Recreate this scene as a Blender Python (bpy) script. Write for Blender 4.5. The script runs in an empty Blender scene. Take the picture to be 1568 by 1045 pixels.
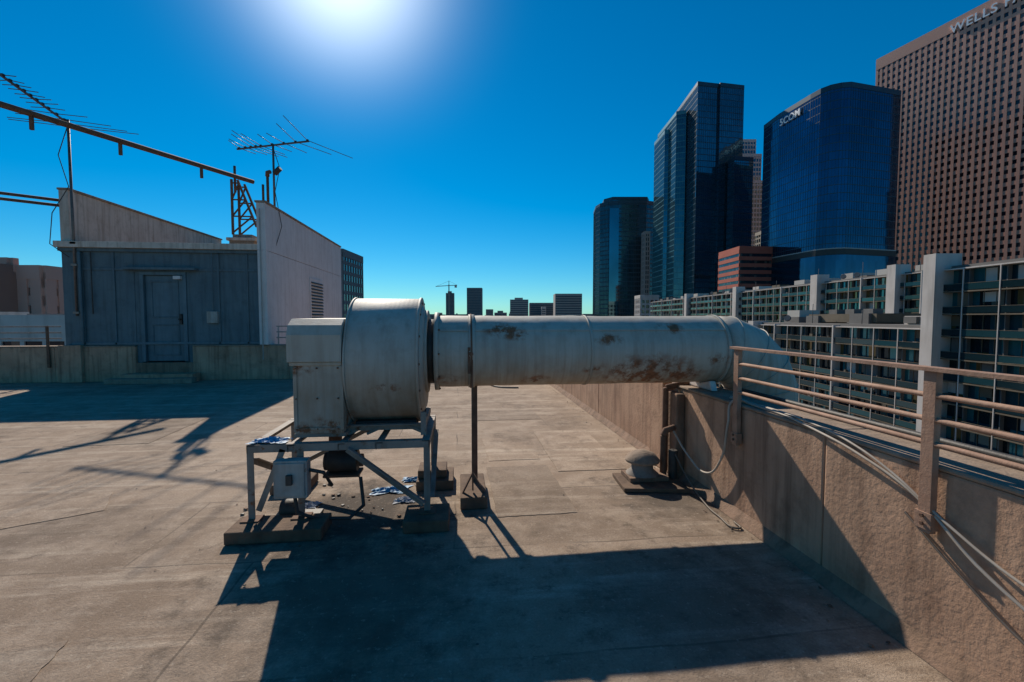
import bpy, math, random
from mathutils import Vector, Matrix
random.seed(7)
sc=bpy.context.scene
YAW=math.radians(-6.6)
H=1.5
SUN_AZ=math.radians(-13.5); SUN_EL=math.radians(36)

# ------------------------------------------------------------------ node helpers
class NT:
    def __init__(s,name):
        s.m=bpy.data.materials.new(name); s.m.use_nodes=True
        s.t=s.m.node_tree; s.b=s.t.nodes['Principled BSDF']
    def n(s,typ,**kw):
        nd=s.t.nodes.new(typ)
        for k,v in kw.items(): setattr(nd,k,v)
        return nd
    def l(s,a,b): s.t.links.new(a,b)
    def setin(s,sock,v):
        if hasattr(v,'is_output'): s.l(v,sock)
        else: sock.default_value=v
    def obj(s,scale=(1,1,1),rot=(0,0,0)):
        tc=s.n('ShaderNodeTexCoord'); mp=s.n('ShaderNodeMapping')
        mp.inputs['Scale'].default_value=scale; mp.inputs['Rotation'].default_value=rot
        s.l(tc.outputs['Object'],mp.inputs['Vector']); return mp.outputs[0]
    def noise(s,vec,scale,detail=4,rough=.55):
        nd=s.n('ShaderNodeTexNoise'); nd.inputs['Scale'].default_value=scale
        nd.inputs['Detail'].default_value=detail; nd.inputs['Roughness'].default_value=rough
        s.l(vec,nd.inputs['Vector']); return nd.outputs[0]
    def rng(s,v,a,b,c=0.,d=1.):
        nd=s.n('ShaderNodeMapRange'); nd.clamp=True
        s.setin(nd.inputs[0],v)
        for i,x in enumerate((a,b,c,d)): nd.inputs[i+1].default_value=x
        return nd.outputs[0]
    def mth(s,op,a,b=0.):
        nd=s.n('ShaderNodeMath',operation=op); s.setin(nd.inputs[0],a); s.setin(nd.inputs[1],b); return nd.outputs[0]
    def mix(s,f,a,b,bt='MIX'):
        nd=s.n('ShaderNodeMix',data_type='RGBA',blend_type=bt)
        s.setin(nd.inputs[0],f); s.setin(nd.inputs[6],a if hasattr(a,'is_output') else (*a,1)); s.setin(nd.inputs[7],b if hasattr(b,'is_output') else (*b,1))
        return nd.outputs[2]
    def bump(s,h,strength,dist=.01,prev=None):
        nd=s.n('ShaderNodeBump'); nd.inputs['Strength'].default_value=strength; nd.inputs['Distance'].default_value=dist
        s.l(h,nd.inputs['Height'])
        if prev is not None: s.l(prev,nd.inputs['Normal'])
        return nd.outputs[0]
    def fin(s,col=None,rough=None,metal=None,nrm=None):
        if col is not None: s.setin(s.b.inputs['Base Color'],col if hasattr(col,'is_output') else (*col,1))
        if rough is not None: s.setin(s.b.inputs['Roughness'],rough)
        if metal is not None: s.setin(s.b.inputs['Metallic'],metal)
        if nrm is not None: s.l(nrm,s.b.inputs['Normal'])
        return s.m

def weath(name,c1,c2,scale=3,rough=.7,bump=.3,bscale=60,streak=0,dark=(.1,.08,.06),rust=0,rustc=(.13,.05,.02),spots=(),metal=0,ribs=0,bdist=.006,lines=0):
    t=NT(name); v=t.obj()
    col=t.mix(t.rng(t.noise(v,scale,4),.3,.7),c1,c2)
    if streak:
        sv=t.obj((7,7,.45)); f=t.rng(t.noise(sv,1.6,4,.6),.47,.72,0,streak); col=t.mix(f,col,dark)
        f=t.rng(t.noise(t.obj(),5,5,.7),.50,.72,0,streak*.7); col=t.mix(f,col,dark)
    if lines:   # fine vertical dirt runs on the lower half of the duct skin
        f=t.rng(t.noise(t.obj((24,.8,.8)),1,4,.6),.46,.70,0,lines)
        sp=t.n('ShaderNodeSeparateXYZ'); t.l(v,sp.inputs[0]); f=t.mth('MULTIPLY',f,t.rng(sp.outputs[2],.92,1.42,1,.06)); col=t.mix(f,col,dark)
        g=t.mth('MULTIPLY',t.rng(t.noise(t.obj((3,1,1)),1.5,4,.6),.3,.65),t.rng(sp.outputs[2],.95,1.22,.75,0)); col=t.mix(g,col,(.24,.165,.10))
    R=rough
    if rust or spots:
        nz=t.noise(v,11,6,.7); f=t.rng(nz,.72-.25*rust,.80-.22*rust) if rust else None
        for (p,r) in spots:
            d=t.n('ShaderNodeVectorMath',operation='DISTANCE')
            ms=t.n('ShaderNodeVectorMath',operation='MULTIPLY'); t.l(v,ms.inputs[0]); ms.inputs[1].default_value=(.6,.6,1.5)
            t.l(ms.outputs[0],d.inputs[0]); d.inputs[1].default_value=(p[0]*.6,p[1]*.6,p[2]*1.5)
            a=t.rng(d.outputs['Value'],0,r,1,0)
            a=t.mth('MULTIPLY',a,t.rng(nz,.40,.62)); a=t.rng(a,.10,.5,0,.92)
            f=a if f is None else t.mth('MAXIMUM',f,a)
        rc=t.mix(t.rng(t.noise(v,30,3),.35,.65),rustc,tuple(min(1,x*2.0) for x in rustc))
        col=t.mix(f,col,rc); R=t.rng(f,0,1,rough,.9)
    nb=t.bump(t.noise(v,bscale,3,.65),bump,bdist) if bump else None
    if ribs:
        w=t.n('ShaderNodeTexWave'); w.bands_direction='X'; w.inputs['Scale'].default_value=ribs; w.inputs['Distortion'].default_value=.3
        t.l(v,w.inputs['Vector']); nb=t.bump(w.outputs[1],.12,.0015,nb)
    return t.fin(col,R,metal,nb)
def city(name,c1,c2,scale=.1,rough=.85,metal=0,streak=0):
    t=NT(name); v=t.obj(); col=t.mix(t.rng(t.noise(v,scale,3),.3,.7),c1,c2)
    if streak: col=t.mix(t.rng(t.noise(t.obj((1,1,.12)),1.1,3),.5,.75,0,streak),col,tuple(x*.45 for x in c1))
    return t.fin(col,rough,metal)

def facade_glass(name,base,alts,bay,fh,metal=.5,rough=.08,thr=(.6,.8,.9),wob=.02):
    t=NT(name)
    uv=t.n('ShaderNodeUVMap'); sp=t.n('ShaderNodeSeparateXYZ'); t.l(uv.outputs[0],sp.inputs[0])
    cu=t.mth('FLOOR',t.mth('DIVIDE',sp.outputs[0],bay)); cv=t.mth('FLOOR',t.mth('DIVIDE',sp.outputs[1],fh))
    cb=t.n('ShaderNodeCombineXYZ'); t.l(cu,cb.inputs[0]); t.l(cv,cb.inputs[1])
    wn=t.n('ShaderNodeTexWhiteNoise',noise_dimensions='3D'); t.l(cb.outputs[0],wn.inputs[0])
    r=t.n('ShaderNodeValToRGB'); r.color_ramp.interpolation='CONSTANT'
    cr=r.color_ramp; cr.elements[0].color=(*base,1); cr.elements[0].position=0
    cr.elements[1].position=thr[0]; cr.elements[1].color=(*alts[0],1)
    for p,c in zip(thr[1:],alts[1:]):
        e=cr.elements.new(p); e.color=(*c,1)
    t.l(wn.outputs[0],r.inputs[0])
    v=t.obj(); big=t.rng(t.noise(v,.03,2),.3,.7,.7,1.3)
    hs=t.n('ShaderNodeHueSaturation'); t.l(r.outputs[0],hs.inputs['Color']); t.l(big,hs.inputs['Value'])
    geo=t.n('ShaderNodeNewGeometry'); sub=t.n('ShaderNodeVectorMath',operation='SUBTRACT'); t.l(wn.outputs['Color'],sub.inputs[0]); sub.inputs[1].default_value=(.5,.5,.5)
    sc_=t.n('ShaderNodeVectorMath',operation='SCALE'); t.l(sub.outputs[0],sc_.inputs[0]); sc_.inputs['Scale'].default_value=wob
    ad=t.n('ShaderNodeVectorMath',operation='ADD'); t.l(geo.outputs['Normal'],ad.inputs[0]); t.l(sc_.outputs[0],ad.inputs[1])
    nm=t.n('ShaderNodeVectorMath',operation='NORMALIZE'); t.l(ad.outputs[0],nm.inputs[0])
    return t.fin(hs.outputs[0],rough,metal,nm.outputs[0])

# ------------------------------------------------------------------ mesh builder
class MB:
    def __init__(s): s.v=[];s.f=[];s.mi=[];s.sm=[];s.uv=[];s.mats=[]
    def m(s,mat):
        if mat not in s.mats: s.mats.append(mat)
        return s.mats.index(mat)
    def face(s,idx,mat,smooth=False,uv=None):
        s.f.append(idx); s.mi.append(s.m(mat)); s.sm.append(smooth); s.uv.append(uv or [(0,0)]*len(idx))
    def add(s,vs): b=len(s.v); s.v+= [tuple(x) for x in vs]; return b
    def hexa(s,p,mat):
        b=s.add(p)
        for q in ((0,3,2,1),(4,5,6,7),(0,1,5,4),(1,2,6,5),(2,3,7,6),(3,0,4,7)): s.face([b+i for i in q],mat)
    def box(s,x0,x1,y0,y1,z0,z1,mat):
        s.hexa([(x0,y0,z0),(x1,y0,z0),(x1,y1,z0),(x0,y1,z0),(x0,y0,z1),(x1,y0,z1),(x1,y1,z1),(x0,y1,z1)],mat)
    def obox(s,p,u,L,n,t0,t1,z0,z1,mat):
        a=lambda l,t,z:(p[0]+u[0]*l+n[0]*t,p[1]+u[1]*l+n[1]*t,z)
        s.hexa([a(0,t1,z0),a(L,t1,z0),a(L,t0,z0),a(0,t0,z0),a(0,t1,z1),a(L,t1,z1),a(L,t0,z1),a(0,t0,z1)],mat)
    def beam(s,p0,p1,w,h,mat,up=(0,0,1)):
        p0=Vector(p0);p1=Vector(p1);d=(p1-p0).normalized(); up=Vector(up)
        if abs(d.dot(up))>.95: up=Vector((0,1,0))
        a=d.cross(up).normalized()*w/2; c=a.cross(d).normalized()*h/2
        s.hexa([p0-a-c,p0+a-c,p1+a-c,p1-a-c,p0-a+c,p0+a+c,p1+a+c,p1-a+c],mat)
    def angle(s,p0,p1,w,mat,flip=1,th=.006):
        p0=Vector(p0);p1=Vector(p1);d=(p1-p0).normalized(); up=Vector((0,0,1))
        if abs(d.dot(up))>.9: up=Vector((0,-1,0))
        a=d.cross(up).normalized()*flip; c=up-d*up.dot(d); c.normalize()
        for (o,e1,e2) in ((Vector(),a*w,c*-th),(Vector()+c*-th,a*th,c*-(w-th))):
            b=[p0+o,p0+o+e1,p1+o+e1,p1+o,p0+o+e2,p0+o+e1+e2,p1+o+e1+e2,p1+o+e2]
            s.hexa(b,mat)
    def cyl(s,p0,p1,r,mat,n=16,r1=None,caps=True):
        p0=Vector(p0);p1=Vector(p1); s.sweep([p0,p1],[r,r if r1 is None else r1],mat,n,caps)
    def sweep(s,path,rad,mat,n=16,caps=True,ref=None,smooth=True):
        path=[Vector(p) for p in path]; rings=[]
        d0=(path[1]-path[0]).normalized()
        ref=Vector(ref) if ref else (Vector((0,0,1)) if abs(d0.z)<.9 else Vector((0,1,0)))
        for i,p in enumerate(path):
            if i==0: d=path[1]-p
            elif i==len(path)-1: d=p-path[i-1]
            else: d=(path[i+1]-p).normalized()+(p-path[i-1]).normalized()
            d=d.normalized() if d.length>1e-9 else d0
            a=d.cross(ref).normalized() if d.cross(ref).length>1e-3 else d.cross(Vector((1,0,0))).normalized()
            c=a.cross(d).normalized(); r=rad[i] if isinstance(rad,(list,tuple)) else rad
            rings.append(s.add([p+a*(r*math.cos(2*math.pi*k/n))+c*(r*math.sin(2*math.pi*k/n)) for k in range(n)]))
        for i in range(len(rings)-1):
            A,B=rings[i],rings[i+1]
            for k in range(n):
                k2=(k+1)%n; s.face([A+k,B+k,B+k2,A+k2][::-1],mat,smooth)
        if caps:
            s.face([rings[0]+k for k in range(n)],mat); s.face([rings[-1]+k for k in range(n)][::-1],mat)
    def prism(s,pts,z0,z1,mat,cap=None,uv=True):
        n=len(pts); b=s.add([(p[0],p[1],z0) for p in pts]+[(p[0],p[1],z1) for p in pts]); u=0
        for i in range(n):
            j=(i+1)%n; L=math.dist(pts[i],pts[j])
            s.face([b+i,b+j,b+n+j,b+n+i],mat,False,[(u,0),(u+L,0),(u+L,z1-z0),(u,z1-z0)]); u+=L
        s.face([b+n+i for i in range(n)],cap or mat); s.face([b+i for i in range(n)][::-1],cap or mat)
    def extr(s,prof,x0,x1,mat):
        n=len(prof); b=s.add([(x0,p[0],p[1]) for p in prof]+[(x1,p[0],p[1]) for p in prof])
        for i in range(n):
            j=(i+1)%n; s.face([b+i,b+n+i,b+n+j,b+j],mat)
        s.face([b+i for i in range(n)],mat); s.face([b+n+i for i in range(n)][::-1],mat)
    def done(s,name,rot=0,recenter=False,parent=None,bevel=0,fixn=True):
        me=bpy.data.meshes.new(name)
        vs=s.v; cx=cy=0
        if recenter:
            xs=[v[0] for v in vs]; ys=[v[1] for v in vs]; cx=(min(xs)+max(xs))/2; cy=(min(ys)+max(ys))/2
            vs=[(v[0]-cx,v[1]-cy,v[2]) for v in vs]
        me.from_pydata(vs,[],s.f)
        for m in s.mats: me.materials.append(m)
        me.polygons.foreach_set('material_index',s.mi); me.polygons.foreach_set('use_smooth',s.sm)
        ul=me.uv_layers.new(name='UVMap'); fl=[c for f in s.uv for q in f for c in q]
        ul.data.foreach_set('uv',fl); me.update()
        if fixn:
            import bmesh
            bm=bmesh.new(); bm.from_mesh(me); bmesh.ops.recalc_face_normals(bm,faces=bm.faces); bm.to_mesh(me); bm.free()
        o=bpy.data.objects.new(name,me); sc.collection.objects.link(o)
        o.rotation_euler=(0,0,rot); c,sn=math.cos(rot),math.sin(rot); o.location=(c*cx-sn*cy,sn*cx+c*cy,0)
        if bevel:
            bv=o.modifiers.new('bevel','BEVEL'); bv.width=bevel; bv.segments=2; bv.limit_method='ANGLE'; bv.angle_limit=math.radians(50)
        if parent: o.parent=parent
        return o

# ------------------------------------------------------------------ materials
def roof_mat(name='roof_membrane',k=1.1,off=0.):
    t=NT(name); v=t.obj()
    if off:
        mo=t.n('ShaderNodeVectorMath',operation='ADD'); t.l(v,mo.inputs[0]); mo.inputs[1].default_value=(off,off,0); vv=mo.outputs[0]
    else: vv=v
    K=lambda *c: tuple(x*k for x in c)
    big=t.rng(t.noise(vv,.55,4,.6),.35,.65); col=t.mix(big,K(.24,.17,.115),K(.38,.285,.205))
    nz=t.n('ShaderNodeTexNoise'); nz.inputs['Scale'].default_value=1.3; t.l(vv,nz.inputs['Vector'])
    wv=t.n('ShaderNodeVectorMath',operation='ADD'); t.l(v,wv.inputs[0])
    sc2=t.n('ShaderNodeVectorMath',operation='SCALE'); sc2.inputs['Scale'].default_value=.07; t.l(nz.outputs['Color'],sc2.inputs[0]); t.l(sc2.outputs[0],wv.inputs[1])
    if not off:
        br=t.n('ShaderNodeTexBrick'); br.offset=.37; br.squash=.6; br.squash_frequency=3
        t.l(wv.outputs[0],br.inputs['Vector']); br.inputs['Scale'].default_value=1
        br.inputs['Brick Width'].default_value=3.3; br.inputs['Row Height'].default_value=.98; br.inputs['Mortar Size'].default_value=.009; br.inputs['Mortar Smooth'].default_value=.5
        br.inputs['Color1'].default_value=(.80,.79,.78,1); br.inputs['Color2'].default_value=(1.12,1.12,1.12,1); br.inputs['Mortar'].default_value=(1,1,1,1)
        col=t.mix(.8,col,br.outputs['Color'],'MULTIPLY')
    med=t.rng(t.noise(vv,3.2,6,.7),.46,.62); col=t.mix(t.mth('MULTIPLY',med,.5),col,K(.47,.37,.28))
    st=t.noise(t.obj((.28,3.6,1),(0,0,.6)),1.3,5,.7); col=t.mix(t.rng(st,.52,.64,0,.6),col,K(.53,.43,.33))
    dk=t.noise(t.obj((1.1,1.1,1),(0,0,.2)),1.1,6,.72); col=t.mix(t.rng(dk,.52,.66,0,.58),col,(.125,.085,.055))
    dk=t.noise(vv,4.6,6,.75); col=t.mix(t.rng(dk,.54,.66,0,.5),col,(.13,.09,.06))
    if not off:
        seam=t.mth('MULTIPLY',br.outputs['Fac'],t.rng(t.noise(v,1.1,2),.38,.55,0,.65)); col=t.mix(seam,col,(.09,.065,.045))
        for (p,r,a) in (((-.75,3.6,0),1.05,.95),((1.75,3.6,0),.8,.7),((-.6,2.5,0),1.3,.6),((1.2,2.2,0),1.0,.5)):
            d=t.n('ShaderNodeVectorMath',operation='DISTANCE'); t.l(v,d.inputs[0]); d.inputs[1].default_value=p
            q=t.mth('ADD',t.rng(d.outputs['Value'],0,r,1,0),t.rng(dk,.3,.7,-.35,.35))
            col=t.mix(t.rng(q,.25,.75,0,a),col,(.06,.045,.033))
    g=t.noise(v,75,4,.8); col=t.mix(t.rng(g,.42,.66,0,.42),col,(.12,.085,.06))
    col=t.mix(t.rng(t.noise(v,28,3,.7),.60,.68,0,.35),col,K(.50,.42,.33))
    nb=t.bump(g,.8,.010); nb=t.bump(nz.outputs[0],.5,.05,nb)
    return t.fin(col,.92,0,nb)
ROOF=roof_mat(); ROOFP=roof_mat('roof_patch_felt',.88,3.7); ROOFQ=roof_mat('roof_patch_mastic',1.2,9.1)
STUC=weath('stucco_wall',(.40,.235,.15),(.53,.335,.22),2.2,.9,.35,38,.7,(.13,.07,.042),bdist=.012)
STUC2=weath('stucco_wall_dirty',(.20,.125,.08),(.30,.19,.13),4,.9,.6,40,.7,(.07,.045,.03),bdist=.012)
COPE=weath('coping_cement',(.26,.185,.13),(.36,.27,.20),4,.9,.6,50,.5,bdist=.01)
BLUE=weath('blue_grey_painted_wall',(.09,.135,.155),(.13,.18,.195),1.5,.8,.4,30,.5,(.045,.055,.055),bdist=.01)
BLUED=weath('blue_grey_door_paint',(.09,.145,.17),(.12,.18,.205),3,.6,.15,60,.4,(.045,.055,.06))
WHITEW=weath('white_painted_wall',(.66,.59,.55),(.74,.68,.64),1.2,.85,.3,40,.35,(.38,.31,.26),bdist=.006)
BEIGE=weath('beige_weathered_wall',(.54,.44,.36),(.66,.56,.47),1.6,.9,.4,40,.6,(.24,.17,.12),bdist=.01)
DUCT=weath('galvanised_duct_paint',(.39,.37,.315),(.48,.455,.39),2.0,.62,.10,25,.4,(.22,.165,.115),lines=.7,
   spots=(((1.58,3.63,1.02),.36),((1.85,3.63,1.02),.2),((.36,3.66,1.40),.13),((.45,3.66,1.36),.09),((1.22,3.64,1.32),.10),((1.78,3.66,1.42),.11),((.62,3.66,.98),.11),((2.2,3.64,1.15),.12),((-.1,3.64,1.0),.10),((1.08,3.62,1.08),.07)),metal=0,bdist=.008)
DRUM=weath('fan_housing_paint',(.38,.36,.31),(.47,.445,.385),3,.62,.12,30,.45,(.21,.16,.115),rust=.10,ribs=9,lines=.5,metal=0,spots=(((-1.19,3.4,1.15),.14),((-.86,3.4,.72),.18),((-1.1,3.4,.69),.12),((-.55,3.4,.98),.10)))
RUST=weath('rusty_steel',(.10,.05,.03),(.19,.10,.06),14,.85,.4,90,0)
RUSTP=weath('weathered_painted_steel',(.21,.18,.15),(.30,.26,.22),8,.7,.25,80,.4,(.08,.045,.03),rust=.6)
RAILM=weath('rust_brown_railing_paint',(.30,.165,.105),(.42,.26,.18),11,.75,.3,90,.4,(.1,.05,.03))
WOOD=weath('old_timber_block',(.10,.06,.038),(.19,.12,.075),9,.9,.7,40,.4,(.04,.025,.015),bdist=.01)
DARK=weath('dark_greasy_metal',(.025,.023,.02),(.06,.052,.045),10,.6,.3,60)
GREYB=weath('grey_enclosure_paint',(.33,.31,.28),(.42,.40,.36),8,.65,.2,60,.5,(.16,.11,.07),rust=.35)
BLUET=weath('blue_tarp',(.02,.17,.36),(.07,.30,.50),12,.55,.5,50)
WHT=weath('pale_plastic_scrap',(.30,.34,.40),(.42,.46,.52),12,.8,.5,50)
CABLE=weath('grey_cable_sheath',(.36,.30,.24),(.46,.40,.33),10,.6,0,60)
CABLED=weath('dark_cable_sheath',(.10,.08,.06),(.17,.13,.10),10,.6,0,60)
ALU=weath('antenna_metal',(.10,.085,.075),(.18,.15,.13),10,.5,0,60,metal=.4)
STREET=city('asphalt',(.045,.045,.047),(.07,.068,.065),.4)
PAVE=city('pavement_concrete',(.24,.23,.21),(.32,.30,.28),.5)
CITYG=city('city_ground',(.10,.10,.095),(.18,.17,.155),.01)
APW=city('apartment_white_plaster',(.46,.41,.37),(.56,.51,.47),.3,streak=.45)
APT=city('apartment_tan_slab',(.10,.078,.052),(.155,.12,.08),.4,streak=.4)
APD=city('apartment_dark_grey',(.11,.105,.10),(.16,.15,.14),.4)  # dark grey for flat roofs, rooftop clutter and recessed bay posts
BROWNSTONE=city('brown_granite_cladding',(.62,.29,.20),(.68,.33,.23),.05,.6)
REDST=city('red_cladding',(.38,.08,.05),(.46,.11,.07),.1)
LGREY=city('light_stone_cladding',(.36,.34,.31),(.44,.42,.38),.1)
DGREY=city('dark_frame_metal',(.025,.05,.07),(.035,.065,.09),.2,.4,.4)
TEALF=city('teal_frame_metal',(.06,.19,.21),(.08,.23,.26),.2,.4,.4)
TANB=city('tan_brown_facade',(.42,.25,.20),(.50,.31,.25),.1)
FARGREY=city('distant_facade',(.12,.13,.14),(.20,.20,.20),.01)  # plain mid grey cladding, mostly for distant blocks
FARPALE=city('distant_facade_pale',(.30,.26,.23),(.38,.33,.30),.01)  # plain pale warm cladding, mostly for distant blocks
G_B=facade_glass('blue_tower_glass',(.06,.145,.185),[(.07,.16,.20),(.05,.13,.165),(.08,.165,.20)],1.5,3.9,.78,.05,wob=.008)
G_C=facade_glass('deep_blue_tower_glass',(.026,.085,.15),[(.030,.095,.165),(.024,.078,.14),(.032,.09,.16)],1.5,3.9,.8,.06,wob=.006)
G_A=facade_glass('grey_blue_tower_glass',(.06,.11,.13),[(.07,.125,.145),(.05,.095,.115),(.09,.125,.14)],1.5,3.9,.7,.08,wob=.01)
G_W=facade_glass('dark_office_window',(.03,.025,.03),[(.05,.04,.04),(.08,.06,.055),(.16,.11,.09)],1.45,3.9,.3,.08)
G_AP=facade_glass('apartment_window',(.012,.026,.034),[(.03,.17,.20),(.02,.075,.10),(.20,.13,.05),(.26,.21,.16)],1.27,2.6,.45,.06,(.34,.60,.80,.94))
G_RAIL=facade_glass('balcony_glass',(.015,.040,.050),[(.025,.085,.10),(.012,.028,.038),(.04,.075,.085)],1.27,2.6,.45,.08)
LETTER=NT('white_sign_letters').fin((.85,.85,.85),.5)
def leafm():
    t=NT('leaf_foliage'); v=t.obj(); c=t.mix(t.rng(t.noise(v,1.6,3),.35,.65),(.035,.07,.018),(.08,.13,.03))
    return t.fin(c,.6)
LEAF=leafm()

# ------------------------------------------------------------------ own roof
WX=2.074; BY=11.70
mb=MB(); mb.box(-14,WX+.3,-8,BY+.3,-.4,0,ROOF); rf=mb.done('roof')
mb=MB()
def patch(x0,y0,wx,wy,ang,mat,z=.004):
    c,s=math.cos(ang),math.sin(ang); P=[]
    n=14
    for k in range(n): P.append((wx*k/n,random.uniform(-.006,.006)))
    for k in range(n): P.append((wx+random.uniform(-.006,.006),wy*k/n))
    for k in range(n): P.append((wx*(1-k/n),wy+random.uniform(-.006,.006)))
    for k in range(n): P.append((random.uniform(-.006,.006),wy*(1-k/n)))
    Q=[(x0+c*a-s*b,y0+s*a+c*b) for a,b in P]; mb.prism(Q,.001,z,mat)
patch(.28,3.35,.62,1.15,.02,ROOFP); patch(.95,4.3,.7,1.6,-.01,ROOFQ,.005); patch(.30,4.7,.55,.9,.03,ROOFQ); patch(-3.9,3.2,1.3,.45,.5,ROOFQ); patch(-4.6,5.8,.9,1.7,.05,ROOFP); patch(-2.6,1.6,.9,.5,.2,ROOFP); patch(.2,6.6,1.0,.7,0,ROOFP)
o=mb.done('membrane_patches',parent=rf)
mb=MB(); mb.box(-14,WX+.296,-8,BY+8,-33.5,-.404,STUC); mb.done('host_building')
mb=MB()
cuts=[-8,-5.2,-2.6,-.2,2.35,4.18,6.6,9.0,BY]
for a,b in zip(cuts[:-1],cuts[1:]):
    mb.box(WX,WX+.30,a+.004,b-.004,.003,.835,STUC)
    mb.box(WX-.010,WX+.315,a+.002,b-.002,.836,.862,COPE)
b=mb.add([(WX-.06,-8,.003),(WX,-8,.003),(WX,-8,.07),(WX-.06,BY,.003),(WX,BY,.003),(WX,BY,.07)]); mb.face([b,b+2,b+5,b+3],STUC2); mb.face([b,b+1,b+2],STUC2)
mb.box(WX-.10,WX-.004,4.22,4.52,.004,.90,STUC)
mb.box(WX-.085,WX-.005,3.96,4.2,.004,.80,STUC2)
mb.cyl((WX-.12,4.12,.03),(WX-.12,4.12,.84),.028,RUST,12)
mb.cyl((WX-.12,4.12,.84),(WX+.2,4.12,.90),.028,RUST,12)
mb.extr([(3.70,.864),(3.74,.95),(3.9,.915),(4.06,.95),(4.10,.864)],WX+.10,WX+.16,WHITEW)
mb.done('parapet_wall',bevel=.012)
mb=MB()
for a,b in ((-14,-9.35),(-9.345,-7.62),(-6.36,-4.0),(-3.995,-1.0),(-.995,WX-.002)):
    mb.box(a,b,BY,BY+.3,.003,.82,STUC); mb.box(a+.003,b-.003,BY-.015,BY+.31,.822,.85,COPE)
mb.box(-9.2,-8.72,BY-.10,BY-.004,.003,.87,STUC)
for z in (1.02,1.16,1.3): mb.cyl((-4.5,BY+.15,z),(WX,BY+.15,z),.014,GREYB,8); mb.cyl((-14,BY+.15,z),(-9.3,BY+.15,z),.014,RUSTP,8)
for x in (-4.45,-3,-1.5,0,1.5): mb.cyl((x,BY+.15,.85),(x,BY+.15,1.3),.016,GREYB,8)
for x in (-9.45,-11,-12.6): mb.box(x-.03,x+.03,BY-.05,BY-.02,.35,1.32,RUST)
mb.done('parapet_wall',bevel=.01)

# ------------------------------------------------------------------ penthouse
XL,XR,FY,BK=-9.15,-4.59,BY+.06,18.6
mb=MB()
mb.box(XL+.2,-7.62,FY,FY+.2,.85,3.12,BLUE); mb.box(-6.36,XR-.2,FY,FY+.2,.85,3.12,BLUE); mb.box(-7.62,-6.36,FY,FY+.2,2.60,3.12,BLUE)
mb.box(-7.62,-7.5,FY+.01,FY+.21,.4,2.6,BLUE); mb.box(-6.48,-6.36,FY+.01,FY+.21,.4,2.6,BLUE)
mb.box(XL,XL+.2,FY+.002,BK,-.39,3.12,BLUE); mb.box(XR-.2,XR,FY+.002,BK,-.39,3.12,WHITEW)
mb.box(XL+.2,XR-.2,FY+.3,BK-.2,3.0,3.13,COPE); mb.box(XL+.2,XR-.2,BK-.2,BK-.002,-.39,4.2,BEIGE)
mb.box(XL-.06,XR-.20,FY-.14,FY+.22,3.13,3.27,BEIGE); mb.box(XL-.03,XR-.20,FY-.07,FY+.2,3.05,3.128,BLUE)
mb.box(XL,XL+.2,FY+.24,BK,3.13,4.45,BEIGE); mb.box(XL-.02,XL+.24,FY-.02,BK,4.452,4.50,COPE); mb.box(XL,XL+.2,FY+.0,FY+.238,3.272,4.45,BEIGE)
mb.box(XR-.2,XR,FY-.16,BK,3.13,4.25,WHITEW); mb.box(XR-.2,XR,FY-.16,FY-.0,.86,3.128,WHITEW); mb.box(XR-.23,XR+.03,FY-.18,BK,4.252,4.30,COPE)
for x in (-8.72,-8.05,-5.75,-5.1): mb.box(x-.025,x+.025,FY-.03,FY-.002,.86,3.04,BLUE)
mb.box(XL+.2,-7.7,FY-.022,FY-.003,2.62,2.68,BLUE); mb.box(-6.3,XR-.21,FY-.022,FY-.003,2.62,2.68,BLUE)
mb.box(-9.0,XR-.22,FY-.03,FY-.003,.87,.93,BLUED)
mb.box(-7.78,-6.2,FY-.16,FY-.002,2.63,2.69,BLUE)
mb.box(-7.5,-7.42,FY-.02,FY+.12,.46,2.52,BLUED); mb.box(-6.56,-6.48,FY-.02,FY+.12,.46,2.52,BLUED); mb.box(-7.5,-6.48,FY-.021,FY+.12,2.521,2.6,BLUED)
mb.box(-7.415,-6.565,FY+.05,FY+.1,.47,2.515,BLUED)
for z0,z1 in ((1.5,2.35),(.6,1.32)):
    mb.box(-7.3,-6.68,FY+.035,FY+.048,z0,z0+.04,BLUE); mb.box(-7.3,-6.68,FY+.035,FY+.048,z1,z1+.04,BLUE)
    mb.box(-7.3,-7.26,FY+.035,FY+.048,z0+.042,z1-.002,BLUE); mb.box(-6.72,-6.68,FY+.035,FY+.048,z0+.042,z1-.002,BLUE)
mb.box(-6.67,-6.61,FY+.0,FY+.048,1.35,1.6,DARK); mb.cyl((-6.64,FY+.0,1.47),(-6.64,FY-.06,1.47),.02,DARK,10)
mb.box(-7.62,-6.36,BY,FY+.3,.0035,.44,STUC2)
mb.box(-7.75,-6.2,BY-.33,BY-.003,.0035,.2,STUC); mb.box(-7.95,-6.1,BY-.55,BY-.333,.0035,.12,COPE)
mb.box(-5.99,-5.75,FY-.12,FY-.004,1.38,1.66,GREYB); mb.cyl((-5.87,FY-.05,1.66),(-5.87,FY-.05,3.05),.014,BLUE,8)
mb.box(-6.72,-6.56,FY-.1,FY-.004,2.42,2.50,WHITEW)
mb.cyl((-8.72,FY-.08,.9),(-8.72,FY-.08,3.04),.03,BLUE,10); mb.cyl((-8.5,FY-.05,1.6),(-8.5,FY-.05,3.04),.012,DARK,8)
mb.cyl((-4.7,FY-.2,.5),(-4.7,FY-.2,4.1),.014,GREYB,8)
mb.box(XR+.001,XR+.03,14.75,16.05,1.45,2.75,WHITEW)
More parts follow.
